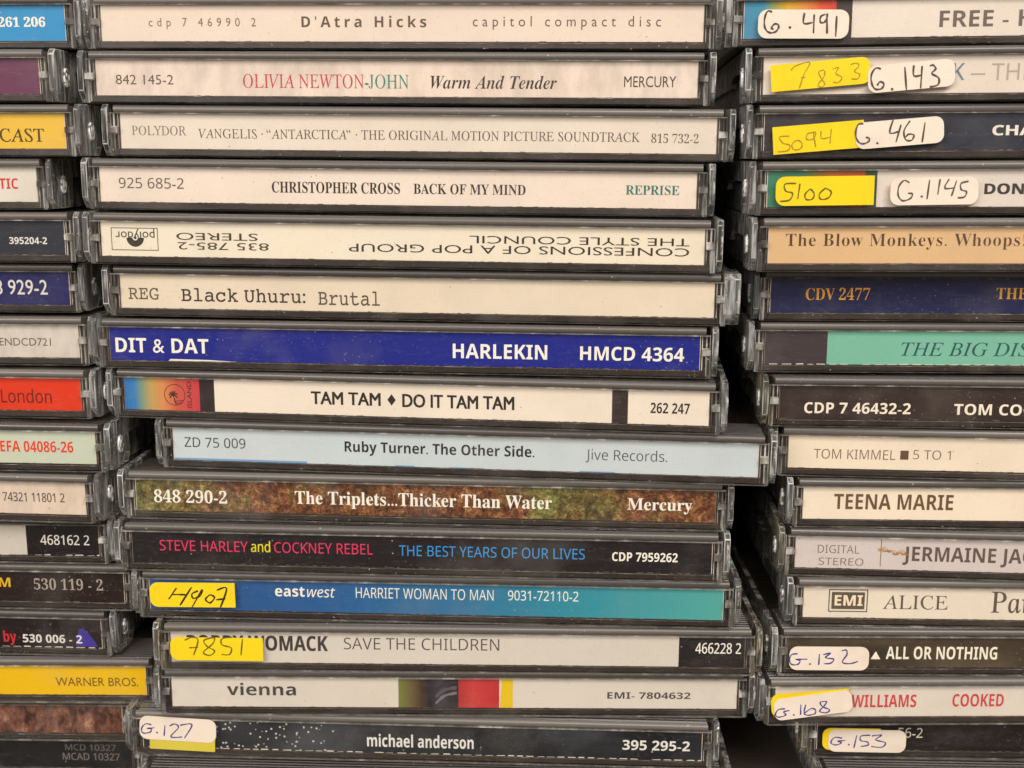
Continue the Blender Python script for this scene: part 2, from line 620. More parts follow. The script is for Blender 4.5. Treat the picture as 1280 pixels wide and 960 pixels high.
def add_text(b, s, st, u0, u1, vb, cap, colour, o, y):
    vs, fs, bold = glyph_mesh(s, st, o.get("thin", 0), o.get("sp", 1.0))
    bold = o.get("bold", bold)
    xa, xb = min(v[0] for v in vs), max(v[0] for v in vs)
    sz = cap / cap_height(st)
    e = bold * .014 * sz
    sx = (u1 - u0 - 2 * e) / (xb - xa)
    mt = mat_ink(tuple(colour))
    for n, (dx, dz) in enumerate([(0, 0)] if not bold else [(-e, -e * .5), (e, -e * .5), (-e, e * .5), (e, e * .5)]):
        k = len(b.v)
        for vx, vy, _z in vs:
            X = (vx - xa) * sx + e + dx
            Z = vy * sz + dz
            if o.get("flip"):
                b.v.append((u1 - X, y - .006 * n, vb - Z))
            else:
                b.v.append((u0 + X, y - .006 * n, vb + Z))
        for f in fs:
            b.f.append(tuple(k + i for i in f)); b.mi.append(b.slot(mt))


def smooth_line(pts, n=7):
    if len(pts) < 3:
        return [(pts[0][0] + (pts[-1][0] - pts[0][0]) * i / n, pts[0][1] + (pts[-1][1] - pts[0][1]) * i / n) for i in range(n + 1)]
    out = []
    for i in range(len(pts) - 1):
        p0, p1, p2, p3 = pts[max(i - 1, 0)], pts[i], pts[i + 1], pts[min(i + 2, len(pts) - 1)]
        for k in range(n):
            t = k / n
            out.append(tuple(.5 * (2 * b_ + (c_ - a_) * t + (2 * a_ - 5 * b_ + 4 * c_ - d_) * t * t + (3 * b_ - a_ - 3 * c_ + d_) * t ** 3) for a_, b_, c_, d_ in zip(p0, p1, p2, p3)))
    out.append(pts[-1])
    return out


def ink_ribbon(b, pts, w, y, mt):
    if len(pts) == 2 and math.dist(*pts) < 1.2 * w:
        return disc(b, (pts[0][0] + pts[1][0]) / 2, (pts[0][1] + pts[1][1]) / 2, w * .75, y, mt)
    line = smooth_line(pts)
    n = len(line)
    k = len(b.v)
    for i, (x, z) in enumerate(line):
        a, c = line[max(i - 1, 0)], line[min(i + 1, n - 1)]
        dx, dz = c[0] - a[0], c[1] - a[1]
        q = math.hypot(dx, dz) or 1
        ww = w * .5 * (1 + .22 * math.sin(i * .7 + x)) * (.75 if i in (0, n - 1) else 1)
        b.v += [(x - dz / q * ww, y - .0006 * i, z + dx / q * ww), (x + dz / q * ww, y - .0006 * i, z - dx / q * ww)]
    for i in range(n - 1):
        b.f.append((k + 2 * i, k + 2 * i + 1, k + 2 * i + 3, k + 2 * i + 2)); b.mi.append(b.slot(mt))


def disc(b, cx, cz, r, y, mt, a0=0, a1=360, r0=0.0, n=28):
    p = []
    for i in range(n + 1):
        a = math.radians(a0 + (a1 - a0) * i / n)
        p.append((math.cos(a), math.sin(a)))
    for q, s in zip(p, p[1:]):
        b.face([(cx + q[0] * r0, y, cz + q[1] * r0), (cx + q[0] * r, y, cz + q[1] * r), (cx + s[0] * r, y, cz + s[1] * r), (cx + s[0] * r0, y, cz + s[1] * r0)], mt)


def frame(b, x0, x1, z0, z1, w, y, mt):
    b.quad(x0, x1, z0, z0 + w, y, mt); b.quad(x0, x1, z1 - w, z1, y, mt)
    b.quad(x0, x0 + w, z0 + w, z1 - w, y, mt); b.quad(x1 - w, x1, z0 + w, z1 - w, y, mt)


LZ0, LZ1, HALF, LY = 1.66, 8.52, 58.75, 1.10


def spine_label(e):
    """printed paper strip with its lettering, and the clear wall that covers it"""
    r = random.Random(e["key"])
    b = MB()
    LZ1 = 9.2 if e["key"] == "L16" else 8.52
    pap = e["paper"]
    if pap in RUNS:
        pm = mat_gradient(pap, -HALF, HALF, RUNS[pap])
    elif isinstance(pap, str):
        pm = mat_texture(pap)
    else:
        pm = mat_paper(tuple(pap), e.get("mottle", 0))
    b.box(-HALF, HALF, LY, LY + .25, LZ0, LZ1, pm)
    y = LY - .012
    for x0, x1, bm_ in e.get("bands", []):
        if bm_ in RUNS:
            mt = mat_gradient(bm_, x0, x1, RUNS[bm_])
        elif isinstance(bm_, str):
            mt = mat_texture(bm_)
        else:
            mt = mat_paper(tuple(bm_))
        if e["key"] == "M14" and bm_ == (232, 196, 24):
            b.face([(x0 + .5, y - .006, LZ0), (x1, y - .006, LZ0), (x1, y - .006, LZ1), (x0 + .9, y - .006, LZ1)], mt)
        else:
            b.quad(x0, x1, LZ0 + .004, LZ1 - .004, y, mt)
    y = LY - .03
    for s, st, u0, u1, vb, cap, colour, o in e["texts"]:
        add_text(b, s, st, u0, u1, vb, cap, colour, o, y)
    lg = e.get("logo")
    if lg:
        kind, (x0, x1, z0, z1) = lg
        if kind == "emi":
            k = mat_ink((92, 80, 66))
            frame(b, x0, x1, z0, z1, .22, y + .004, k)
            b.quad(x0 + .62, x1 - .62, z0 + .6, z1 - .6, y + .008, k)
        elif kind == "record":
            k = mat_ink((62, 54, 44))
            frame(b, x0, x1, z0, z1, .14, y, k)
            cx, cz, R = (x0 + x1) / 2 + .1, z0 + (z1 - z0) * .56, (z1 - z0) * .40
            disc(b, cx, cz, R, y, k, 180, 360, R * .30)
            disc(b, cx, cz, R * .16, y, k)
        elif kind == "palm":
            k = mat_ink((58, 30, 36))
            cx, cz, R = (x0 + x1) / 2, (z0 + z1) / 2, (x1 - x0) / 2
            disc(b, cx, cz, R, y, k, 0, 360, R - .13, 40)
            ink_ribbon(b, [(cx - .25, cz - R * .1), (cx - .05, cz - R * .5), (cx + .25, cz - R * .92)], .2, y - .003, k)
            for a in (15, 60, 100, 140, 175, 215, 330):
                a = math.radians(a)
                ox, oz = cx - .3, cz - R * .02
                ink_ribbon(b, [(ox, oz), (ox + .55 * math.cos(a), oz + .55 * math.sin(a) + .12), (ox + .95 * math.cos(a), oz + .95 * math.sin(a) - .12)], .24, y - .006, k)
            for q in range(3):
                ink_ribbon(b, [(cx + .2, cz - R * (.55 + .13 * q)), (cx + R * .8 - .12 * q, cz - R * (.5 + .14 * q))], .1, y - .003, k)
    if "side" in e:                       # small word running up the colour band
        u, v0, _u, v1 = e["side"]
        vs, fs, _b = glyph_mesh("ISLAND", "r", 0, 1.0)
        xa, xb = min(q[0] for q in vs), max(q[0] for q in vs)
        sc = (v1 - v0) / (xb - xa)
        k0 = len(b.v)
        b.v += [(u + .45 - q[1] * 1.35, y - .004, v0 + 5.1 + (q[0] - xa) * sc) for q in vs]
        for f in fs:
            b.f.append(tuple(k0 + i for i in f)); b.mi.append(b.slot(mat_ink((58, 30, 36))))
    if "sq" in e:
        b.quad(*e["sq"], y, mat_ink((96, 70, 50)))
    if "tri" in e:
        x0, x1, z0, z1 = e["tri"]
        b.face([(x0, y, z0), (x1, y, z0), ((x0 + x1) / 2, y, z1)], mat_ink((238, 228, 205)))
    if e["key"] == "M8":
        cx, cz = e["texts"][1][2] - 2.15, e["texts"][1][4] + e["texts"][1][5] * .52
        b.face([(cx - .85, y, cz), (cx, y, cz - 1.15), (cx + .85, y, cz), (cx, y, cz + 1.15)], mat_ink((42, 34, 28)))
    if e["key"] == "M14":
        x1 = e["bands"][0][1]; x0 = x1 - 6.9
        for q, (c, w) in enumerate((((116, 110, 116), .55), ((86, 80, 88), .7), ((60, 50, 54), .5))):
            ink_ribbon(b, [(x0 + 2.2, LZ0 + .9 + q * 1.5), (x0 + 4.0, LZ0 + 2.6 + q * 1.3), (x1 - .3, LZ0 + 3.3 + q * 1.2)], w, y + .004 - .001 * q, mat_ink(c))
    if "bar" in e:
        b.quad(*e["bar"], y, mat_ink((128, 104, 92)))
    if isinstance(e.get("blot"), tuple):
        x0, x1, z0, z1 = e["blot"]
        pts = [(x0, z0), (x0 + .3, z0 + 1.6), (x0 + .9, z1 - .2), (x0 + 1.8, z1), (x0 + 2.7, z1 - .8), (x1 - .5, z0 + 1.1), (x1, z0)]
        b.face([(p, y + .01, q) for p, q in pts], mat_paper((64, 50, 148)))
    if isinstance(e.get("smear"), tuple):
        x0, x1, z0, z1 = e["smear"]
        h = (z1 - z0)
        for q in range(9):
            t = q / 8
            c0 = z0 + h * (.62 - .25 * t + .1 * math.sin(q * 2.1))
            ink_ribbon(b, [(x0 + (x1 - x0) * t * .8, c0), (x0 + (x1 - x0) * (t * .8 + .1), c0 + .3 * math.sin(q)), (x0 + (x1 - x0) * (t * .8 + .2), c0 - .1)], h * (.10 + .16 * r.random()), y + .006 - .001 * q,
                       mat_ink([(178, 138, 92), (196, 168, 138), (150, 112, 70)][q % 3]))
    if e.get("bluefoot"):
        for a, c, h in ((-HALF, -31, .42), (-13, -9, .22), (-2, 4, .16), (24, 31, .2)):
            b.quad(a, c, LZ0, LZ0 + h, y, mat_ink((112, 152, 190)))
    if e.get("tear"):
        b.face([(-HALF + 12, y, LZ0), (-HALF + 26, y, LZ0), (-HALF + 20, y, LZ0 + .28), (-HALF + 12.4, y, LZ0 + .36)], mat_ink((232, 222, 205)))
    # perforated fold along the lower edge
    pf = e.get("perf")
    x = -HALF + r.uniform(0, 2)
    pcol = {"w": (214, 204, 188), "d": (96, 76, 60), "t": (150, 160, 160), "m": (60, 84, 70), "v": (150, 138, 122)}.get(pf, (120, 100, 82))
    if pf == "t":
        b.quad(-HALF, HALF, LZ0 - .75, LZ0, LY + .02, mat_paper((70, 100, 110)))
    while x < HALF - .6:
        w = r.uniform(1.3, 2.1) if pf in ("w", "t") else r.uniform(.5, 1.6)
        h = r.uniform(.10, .26) if pf in ("w", "t") else r.uniform(.03, .08) if pf == "v" else r.uniform(.05, .17)
        if r.random() < (.92 if pf in ('w', 't') else .7 if pf else .35):
            z0 = LZ0 - (.38 if pf == "t" else .06)
            xe = min(x + w, HALF)
            b.face([(x, y - .01, z0), (xe, y - .01, z0 + r.uniform(-.03, .03)), (xe - .15, y - .01, z0 + h), (x + .12, y - .01, z0 + h * r.uniform(.6, 1.1))], mat_ink(pcol))
        x += w + r.uniform(.35, .8)
    # cut ends of the paper, most of them pale
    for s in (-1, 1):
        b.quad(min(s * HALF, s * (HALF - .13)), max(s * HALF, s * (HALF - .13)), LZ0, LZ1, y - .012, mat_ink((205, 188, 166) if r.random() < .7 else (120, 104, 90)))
    # clear wall in front, its cut edges and the ledge under the label
    b.extrude([(0, .22), (0, LZ1 - .1), (.16, LZ1 + .08), (.85, LZ1 + .08), (.85, .22)], -60.4, 60.4, PANE, RIM, [PANE, RIM, RIM, PANE, RIM])
    k = r.uniform(1.25, 1.5)
    b.box(-58.9, 58.9, .88, .97, k, k + r.uniform(.05, .12), RIM)
    return b.mesh("spine_label")


def sticker(e, root, st, layer):
    colr, cx, cz, w, h, an, (rl, rr), strokes, ink, wd = st
    b = MB()
    t = .10
    R = min(h * .32, 1.7)
    pts = []
    for sx, sz, rad, a0 in ((1, -1, rr, 270), (1, 1, rr, 0), (-1, 1, rl, 90), (-1, -1, rl, 180)):
        q = R if rad else .12
        for k in range(6):
            a = math.radians(a0 + k * 18)
            pts.append((sx * (w / 2 - q) + q * math.cos(a), sz * (h / 2 - q) + q * math.sin(a)))
    y0 = -.03 - layer * .14
    k = len(pts)
    b.v += [(x, y0, z) for x, z in pts] + [(x, y0 - t, z) for x, z in pts]
    mt = {"y": YELLOW, "w": WHITE, "d": DULL}[colr]
    b.f.append(tuple(range(k))); b.mi.append(b.slot(mt))
    b.f.append(tuple(range(k, 2 * k))[::-1]); b.mi.append(0)
    for i in range(k):
        j = (i + 1) % k
        b.f.append((i, j, k + j, k + i)); b.mi.append(0)
    o = link("price_sticker", b.mesh("price_sticker"), root, ({"y": "yellow", "w": "white", "d": "dull yellow"}[colr]) + " paper sticker" + (" with handwritten number" if strokes else " mostly covered"))
    o.location = (cx * MM, 0, cz * MM)
    o.rotation_euler = (0, -an, 0)
    if strokes:
        hb = MB()
        ik = mat_ink(tuple(ink))
        for n, s in enumerate(strokes):
            ink_ribbon(hb, s, wd, y0 - t - .02, ik)
        link("handwriting", hb.mesh("handwriting"), o)


# ------------------------------------------------------------------ placing the cases
CASES = [
    {'key': 'M1', 'label': 'cream case with wide spaced thin brown letters, topmost of the middle stack', 'loc': [-19.25, 4.33, 155.8], 'yaw': -0.0152, 'roll': -0.0052, 'paper': (236, 217, 199), 'texts': [('cdp 7 46990 2', 'r', -49.2, -27.86, 4.48, 1.58, (125, 105, 85), {'sp': 1.75}), ("D'Atra Hicks", 'sb', -18.86, 5.55, 4.34, 2.01, (95, 78, 62), {'sp': 1.45}), ('capitol compact disc', 'r', 14.55, 50.53, 4.51, 1.91, (110, 90, 72), {'sp': 1.6})]},
    {'key': 'M2', 'label': 'cream case with red and green serif capitals and an italic title', 'loc': [-20.17, 3.19, 145.37], 'yaw': -0.0035, 'roll': -0.0051, 'paper': (238, 218, 203), 'texts': [('842 145-2', 'r', -54.83, -43.32, 3.77, 1.83, (105, 88, 75), {}), ('OLIVIA NEWTON', 'rs', -29.51, -5.7, 3.22, 2.57, (196, 62, 62), {}), ('-JOHN', 'rs', -5.55, 3.06, 3.21, 2.56, (52, 128, 108), {}), ('Warm And Tender', 'bi', 7.28, 31.77, 3.23, 2.4, (62, 48, 42), {'thin': 0.004}), ('MERCURY', 'r', 44.68, 54.62, 3.66, 2.01, (72, 58, 50), {})], 'mottle': 1},
    {'key': 'M3', 'label': 'off-white case with one long line of small thin grey serif capitals', 'loc': [-16.16, 3.41, 134.97], 'yaw': -0.0074, 'roll': -0.0075, 'paper': (234, 219, 203), 'texts': [('POLYDOR', 'rs', -56.4, -45.42, 4.29, 1.78, (128, 110, 95), {}), ('VANGELIS · “ANTARCTICA” · THE ORIGINAL MOTION PICTURE SOUNDTRACK', 'rs', -43.05, 43.94, 3.82, 1.76, (98, 80, 68), {}), ('815 732-2', 'bd', 46.12, 55.2, 3.65, 1.67, (98, 80, 68), {'thin': 0.012})]},
    {'key': 'M4', 'label': 'pinkish white case with bold black serif capitals ending in a teal word', 'loc': [-20.09, 0.31, 124.6], 'yaw': -0.0237, 'roll': -0.0073, 'paper': (240, 222, 206), 'texts': [('925 685-2', 's', -54.88, -41.73, 4.34, 2.03, (92, 74, 64), {}), ('CHRISTOPHER CROSS', 'b', -24.07, 1.33, 3.84, 2.09, (52, 40, 36), {}), ('BACK OF MY MIND', 'b', 4.0, 25.86, 3.91, 1.92, (52, 40, 36), {}), ('REPRISE', 'b', 45.13, 55.36, 4.25, 1.74, (48, 112, 104), {})], 'perf': 'd'},
    {'key': 'M5', 'label': 'cream case lying upside down with inverted wide lettering and a boxed emblem', 'loc': [-18.85, -4.28, 114.24], 'yaw': -0.0307, 'roll': -0.0064, 'paper': (240, 227, 205), 'texts': [('STEREO', 'r', -43.62, -27.35, 6.39, 1.4, (64, 56, 42), {'flip': 1, 'h': 1}), ('835 785-2', 'r', -43.39, -25.19, 4.54, 1.4, (64, 56, 42), {'flip': 1, 'h': 1}), ('THE STYLE COUNCIL', 'r', 14.09, 55.85, 6.6, 1.44, (56, 46, 36), {'flip': 1, 'h': 1}), ('CONFESSIONS OF A POP GROUP', 'r', -9.42, 55.91, 4.76, 1.53, (56, 46, 36), {'flip': 1, 'h': 1}), ('polydor', 'r', -55.85, -47.95, 6.47, 1.72, (60, 52, 42), {'flip': 1})], 'perf': 'd', 'logo': ('record', (-56.71, -47.27, 2.81, 7.23))},
    {'key': 'M6', 'label': 'yellowed cream case with typewriter lettering and a clear end jutting out past its neighbours', 'loc': [-16.42, -2.58, 103.87], 'yaw': -0.0371, 'roll': -0.0038, 'paper': (232, 215, 192), 'texts': [('REG', 'm', -57.16, -50.9, 3.42, 2.25, (98, 84, 68), {}), ('Black Uhuru:', 'm', -46.32, -21.14, 3.19, 2.39, (62, 50, 42), {'bold': 0.5}), ('Brutal', 'm', -18.58, -6.26, 2.91, 2.53, (88, 72, 58), {})], 'perf': 'd', 'wide': 1},
    {'key': 'M7', 'label': 'deep blue case with bold white capitals in the middle stack', 'loc': [-18.84, -3.1, 93.53], 'yaw': -0.0264, 'roll': -0.0026, 'paper': (30, 38, 134), 'texts': [('DIT & DAT', 'sb', -57.54, -38.47, 3.24, 2.92, (238, 230, 215), {}), ('HARLEKIN', 'sb', 10.57, 29.13, 3.23, 2.86, (238, 230, 215), {}), ('HMCD 4364', 'sb', 35.54, 55.65, 3.3, 2.67, (238, 230, 215), {})], 'perf': 'v', 'tear': 1},
    {'key': 'M8', 'label': 'cream case with a blue to red rainbow end and a dark bar', 'loc': [-17.0, -4.16, 83.2], 'yaw': -0.0634, 'roll': -0.0019, 'paper': (240, 225, 207), 'texts': [('TAM TAM', 'rB', -19.86, -5.69, 3.83, 2.52, (42, 34, 28), {}), ('DO IT TAM TAM', 'rB', -1.34, 20.97, 3.74, 2.57, (42, 34, 28), {}), ('262 247', 'sbc', 47.44, 54.94, 3.89, 2.05, (52, 42, 36), {})], 'bands': [(-58.75, -42.9, 'rainbow'), (-42.9, -39.81, (52, 40, 40)), (40.01, 43.1, (58, 46, 42))], 'perf': 'd', 'logo': ('palm', (-50.33, -45.91, 2.78, 7.02)), 'side': (-45.05, -2.84, -44.78, 2.61)},
    {'key': 'M9', 'label': 'pale blue case pushed out to the side, farther than any in the middle stack', 'loc': [-7.14, -3.99, 72.9], 'yaw': -0.047, 'roll': -0.0035, 'paper': (204, 212, 215), 'texts': [('ZD 75 009', 's', -56.35, -43.63, 4.38, 2.01, (62, 60, 60), {}), ('Ruby Turner. The Other Side.', 'sb', -23.18, 15.04, 4.36, 2.13, (40, 38, 40), {}), ('Jive Records.', 's', 25.18, 41.13, 4.2, 2.1, (70, 70, 72), {'thin': 0.006})], 'bluefoot': 1},
    {'key': 'M10', 'label': 'mottled green and rust brown case with white bold serif lettering', 'loc': [-14.66, -3.51, 62.61], 'yaw': -0.0058, 'roll': -0.003, 'paper': 'moss', 'texts': [('848 290-2', 'b', -54.98, -39.89, 3.45, 2.54, (238, 230, 215), {}), ('The Triplets...Thicker Than Water', 'b', -25.91, 26.15, 3.75, 2.67, (238, 230, 215), {}), ('Mercury', 'b', 41.17, 54.01, 3.98, 2.4, (238, 230, 215), {})]},
    {'key': 'M11', 'label': 'black case with pink, yellow and light blue thin capitals', 'loc': [-15.19, -5.24, 52.31], 'yaw': 0.0039, 'roll': -0.0033, 'paper': (34, 28, 30), 'texts': [('STEVE HARLEY', 's', -53.02, -34.88, 4.24, 2.21, (214, 48, 92), {}), ('and', 's', -34.23, -30.29, 4.32, 2.21, (226, 206, 40), {'bold': 0.4}), ('COCKNEY REBEL', 's', -29.48, -9.38, 4.26, 2.2, (214, 48, 92), {}), ('THE BEST YEARS OF OUR LIVES', 's', -4.03, 33.37, 4.15, 2.19, (48, 140, 205), {}), ('CDP 7959262', 'sb', 38.82, 51.88, 3.98, 1.84, (238, 230, 215), {})], 'perf': 'v'},
    {'key': 'M12', 'label': 'case fading from blue to teal with a yellow number sticker', 'loc': [-12.42, -4.14, 41.98], 'yaw': 0.0102, 'roll': -0.0032, 'paper': 'teal', 'texts': [('east', 'sb', -32.64, -26.52, 4.92, 2.25, (238, 230, 215), {}), ('west', 'si', -26.03, -20.25, 4.88, 2.24, (238, 230, 215), {}), ('HARRIET WOMAN TO MAN', 's', -15.98, 12.21, 4.9, 2.24, (238, 230, 215), {'thin': 0.004}), ('9031-72110-2', 's', 15.15, 29.45, 5.06, 2.06, (238, 230, 215), {})], 'stickers': [('y', -49.43, 5.27, 17.65, 5.26, 0.0111, (1, 0), [[(-3.19, 1.52), (-4.96, -0.96)], [(-4.15, 0.08), (-1.17, 0.05)], [(-0.08, 1.67), (-2.67, -2.23)], [(1.24, 0.91), (-0.04, 0.25), (0.22, -0.71), (1.68, -0.05), (1.99, 1.05), (-0.21, -2.66)], [(3.68, 0.16), (2.69, -0.88), (3.58, -1.65), (4.57, -0.48), (3.68, 0.16)], [(5.09, 1.08), (7.15, 1.49), (5.7, -2.6)], [(4.85, -0.99), (6.85, -0.71)]], (40, 32, 20), 0.34)], 'perf': 'v'},
    {'key': 'M13', 'label': 'white case with a yellow number sticker and a black end block', 'loc': [-7.51, -5.17, 31.65], 'yaw': 0.0402, 'roll': -0.0037, 'paper': (218, 208, 195), 'texts': [('BOBBY WOMACK', 'sbc', -55.48, -26.54, 4.29, 3.22, (60, 52, 48), {'bold': 0.5}), ('SAVE THE CHILDREN', 's', -23.26, 8.54, 4.73, 2.52, (80, 72, 68), {'thin': 0.005}), ('466228 2', 'sc', 48.59, 57.88, 4.58, 2.26, (238, 230, 215), {})], 'bands': [(45.22, 58.75, (40, 34, 34))], 'stickers': [('y', -49.08, 4.99, 18.98, 4.95, -0.0034, (1, 0), [[(-6.47, 1.85), (-4.91, 2.52), (-3.72, 1.88), (-4.77, -1.38)], [(-5.62, 0.23), (-3.78, 0.39)], [(-0.32, 2.58), (-2.49, 1.9), (-1.93, 0.61), (-0.43, -0.35), (-1.39, -1.34), (-2.72, -0.7), (-0.68, 1.28), (-0.32, 2.58)], [(3.35, 2.63), (1.2, 2.28), (1.15, 0.98), (2.96, 0.35), (2.6, -1.09), (0.95, -1.11)], [(5.36, 2.33), (4.93, -1.25)]], (96, 84, 28), 0.27)], 'perf': 'd'},
    {'key': 'M14', 'label': 'white case with a small green, black, red and yellow picture block', 'loc': [-8.33, -3.51, 21.3], 'yaw': 0.052, 'roll': -0.0036, 'paper': (222, 211, 197), 'texts': [('vienna', 'sb', -47.22, -32.93, 4.21, 2.58, (66, 60, 58), {}), ('EMI- 7804632', 'sb', 31.73, 49.03, 3.83, 1.43, (72, 66, 64), {})], 'bands': [(-11.66, 0.8, 'vpic'), (0.8, 9.27, 'vred'), (8.94, 12.09, (232, 196, 24))], 'perf': 'd'},
    {'key': 'M15', 'label': 'black speckled case with white condensed letters and a white sticker over a yellow one', 'loc': [-15.67, -3.98, 10.96], 'yaw': 0.012, 'roll': -0.005, 'paper': 'stars', 'texts': [('michael anderson', 'sbc', -11.14, 11.24, 3.02, 2.72, (225, 220, 212), {}), ('395 295-2', 'sb', 42.27, 56.18, 3.75, 2.16, (225, 220, 212), {})], 'stickers': [('d', -49.96, 3.17, 13.84, 3.0, -0.0316, (0, 0), [], None, 0.0), ('w', -50.74, 6.46, 16.18, 5.25, -0.0402, (1, 1), [[(-5.57, 0.7), (-6.84, 0.79), (-7.65, -0.28), (-7.34, -1.28), (-5.91, -1.02), (-5.58, -0.15), (-6.54, -0.21)], [(-6.38, -0.27), (-4.94, 0.07)], [(-4.45, -0.95), (-4.32, -1.05)], [(-2.71, 0.73), (-2.89, -1.66)], [(-1.76, 0.62), (-0.65, 1.2), (0.14, 0.41), (-1.46, -1.74), (0.92, -1.65)], [(0.46, 0.97), (3.0, 1.28), (1.4, -1.89)]], (52, 48, 110), 0.27)], 'perf': 'w'},
    {'key': 'M16', 'label': 'dark case at the foot of the middle stack with its ribbed top showing', 'loc': [-12.49, -8.6, -0.0], 'yaw': 0.01, 'roll': 0.0, 'paper': (40, 34, 32), 'texts': []},
    {'key': 'L1', 'label': 'sky blue case with heavy white digits', 'loc': [-143.56, 3.93, 156.09], 'yaw': 0.0135, 'roll': 0.0006, 'paper': (52, 146, 202), 'texts': [('261 206', 'b', 45.3, 54.72, 4.36, 1.74, (238, 230, 215), {'bold': 1.0})]},
    {'key': 'L2', 'label': 'plain plum purple case without visible lettering', 'loc': [-147.34, -0.17, 145.69], 'yaw': 0.0025, 'roll': 0.0004, 'paper': (108, 56, 84), 'texts': [], 'perf': 'v'},
    {'key': 'L3', 'label': 'light yellow case with large dark serif capitals', 'loc': [-142.98, -0.25, 135.29], 'yaw': 0.003, 'roll': 0.0004, 'paper': (236, 190, 66), 'texts': [('CAST', 'rs', 45.48, 54.45, 3.0, 2.46, (78, 58, 26), {'bold': 0.5})]},
    {'key': 'L4', 'label': 'white case with bold red condensed letters at its end', 'loc': [-149.87, 0.65, 124.89], 'yaw': 0.0076, 'roll': 0.0003, 'paper': (226, 217, 204), 'texts': [('NTIC', 'sbc', 49.13, 54.8, 4.22, 2.04, (206, 52, 52), {})]},
    {'key': 'L5', 'label': 'dark slate grey case with tiny white digits', 'loc': [-144.83, 0.62, 114.48], 'yaw': 0.0003, 'roll': 0.0, 'paper': (50, 50, 58), 'texts': [('395204-2', 'sb', 47.3, 54.99, 3.77, 1.35, (220, 215, 208), {})], 'perf': 'v'},
    {'key': 'L6', 'label': 'navy blue case with tall slim white digits, beside the yellowed typewriter case', 'loc': [-145.73, 2.66, 104.08], 'yaw': 0.0125, 'roll': -0.0003, 'paper': (40, 38, 92), 'texts': [('8 929-2', 'rs2', 43.16, 54.11, 3.74, 2.94, (215, 208, 200), {})], 'perf': 'v'},
    {'key': 'L7', 'label': 'crumpled white case with small thin grey lettering', 'loc': [-143.42, -0.43, 93.66], 'yaw': 0.0186, 'roll': -0.0007, 'paper': (216, 206, 195), 'texts': [('LENDCD721', 'r', 41.26, 52.97, 4.06, 1.56, (100, 90, 78), {})], 'perf': 'd', 'mottle': 1},
    {'key': 'L8', 'label': 'bright orange red case with dark sans lettering', 'loc': [-142.53, -1.28, 83.25], 'yaw': -0.0141, 'roll': -0.0013, 'paper': (222, 58, 26), 'texts': [('London', 's', 41.97, 52.51, 3.14, 2.73, (96, 26, 20), {})], 'perf': 'v'},
    {'key': 'L9', 'label': 'pale green grey case with bold red condensed lettering', 'loc': [-139.21, -4.29, 72.84], 'yaw': -0.0067, 'roll': -0.0015, 'paper': (202, 208, 186), 'texts': [('EFA 04086-26', 'sbc', 39.0, 54.1, 3.98, 2.25, (218, 62, 38), {})]},
    {'key': 'L10', 'label': 'peach beige case with small dark digits', 'loc': [-141.59, -4.3, 62.44], 'yaw': -0.0236, 'roll': -0.0015, 'paper': (226, 205, 186), 'texts': [('74321 11801 2', 'sc', 41.4, 54.36, 4.2, 1.86, (92, 72, 60), {})], 'mottle': 1},
    {'key': 'L11', 'label': 'half white half black case with white digits', 'loc': [-141.41, -1.7, 52.03], 'yaw': 0.0172, 'roll': -0.0011, 'paper': (208, 199, 188), 'texts': [('468162 2', 'sc', 46.34, 56.66, 3.93, 2.09, (222, 215, 205), {})], 'bands': [(43.38, 58.75, (26, 20, 20))], 'perf': 'w'},
    {'key': 'L12', 'label': 'dark brown case with dull grey serif digits and a yellow letter', 'loc': [-136.9, -0.77, 41.63], 'yaw': 0.0098, 'roll': -0.0012, 'paper': (38, 24, 20), 'texts': [('M', 'sb', 31.94, 34.43, 4.67, 2.04, (214, 170, 30), {}), ('530 119 - 2', 'bd', 39.45, 54.18, 4.21, 2.31, (165, 152, 140), {'thin': 0.008})]},
    {'key': 'L13', 'label': 'black case with a blue violet blot, a red word and white digits', 'loc': [-142.41, -0.28, 31.23], 'yaw': 0.0029, 'roll': -0.0013, 'paper': (32, 20, 22), 'texts': [('by', 'sb', 37.33, 40.13, 2.68, 2.36, (196, 40, 40), {}), ('530 006 - 2', 'sb', 41.5, 54.36, 2.63, 1.81, (222, 215, 208), {})], 'perf': 'w', 'blot': (52.92, 57.69, 1.93, 6.01)},
    {'key': 'L14', 'label': 'golden yellow case with thin brown capitals', 'loc': [-133.35, -2.8, 20.82], 'yaw': 0.0461, 'roll': -0.0017, 'paper': (236, 188, 14), 'texts': [('WARNER BROS.', 'r', 39.35, 56.98, 3.65, 1.92, (110, 76, 22), {})], 'perf': 'd'},
    {'key': 'L15', 'label': 'reddish brown case printed like rough rock', 'loc': [-140.1, 0.47, 10.42], 'yaw': 0.0347, 'roll': -0.0011, 'paper': 'rock', 'texts': []},
    {'key': 'L16', 'label': 'near-black case with two rows of faint grey lettering', 'loc': [-139.98, 5.1, -0.0], 'yaw': 0.02, 'roll': 0.0, 'paper': (22, 19, 20), 'texts': [('MCD 10327', 'sc', 43.73, 55.07, 5.8, 1.44, (110, 102, 96), {'bold': 0.3}), ('MCAD 10327', 'sc', 43.03, 55.83, 3.49, 1.64, (118, 110, 104), {'bold': 0.3})]},
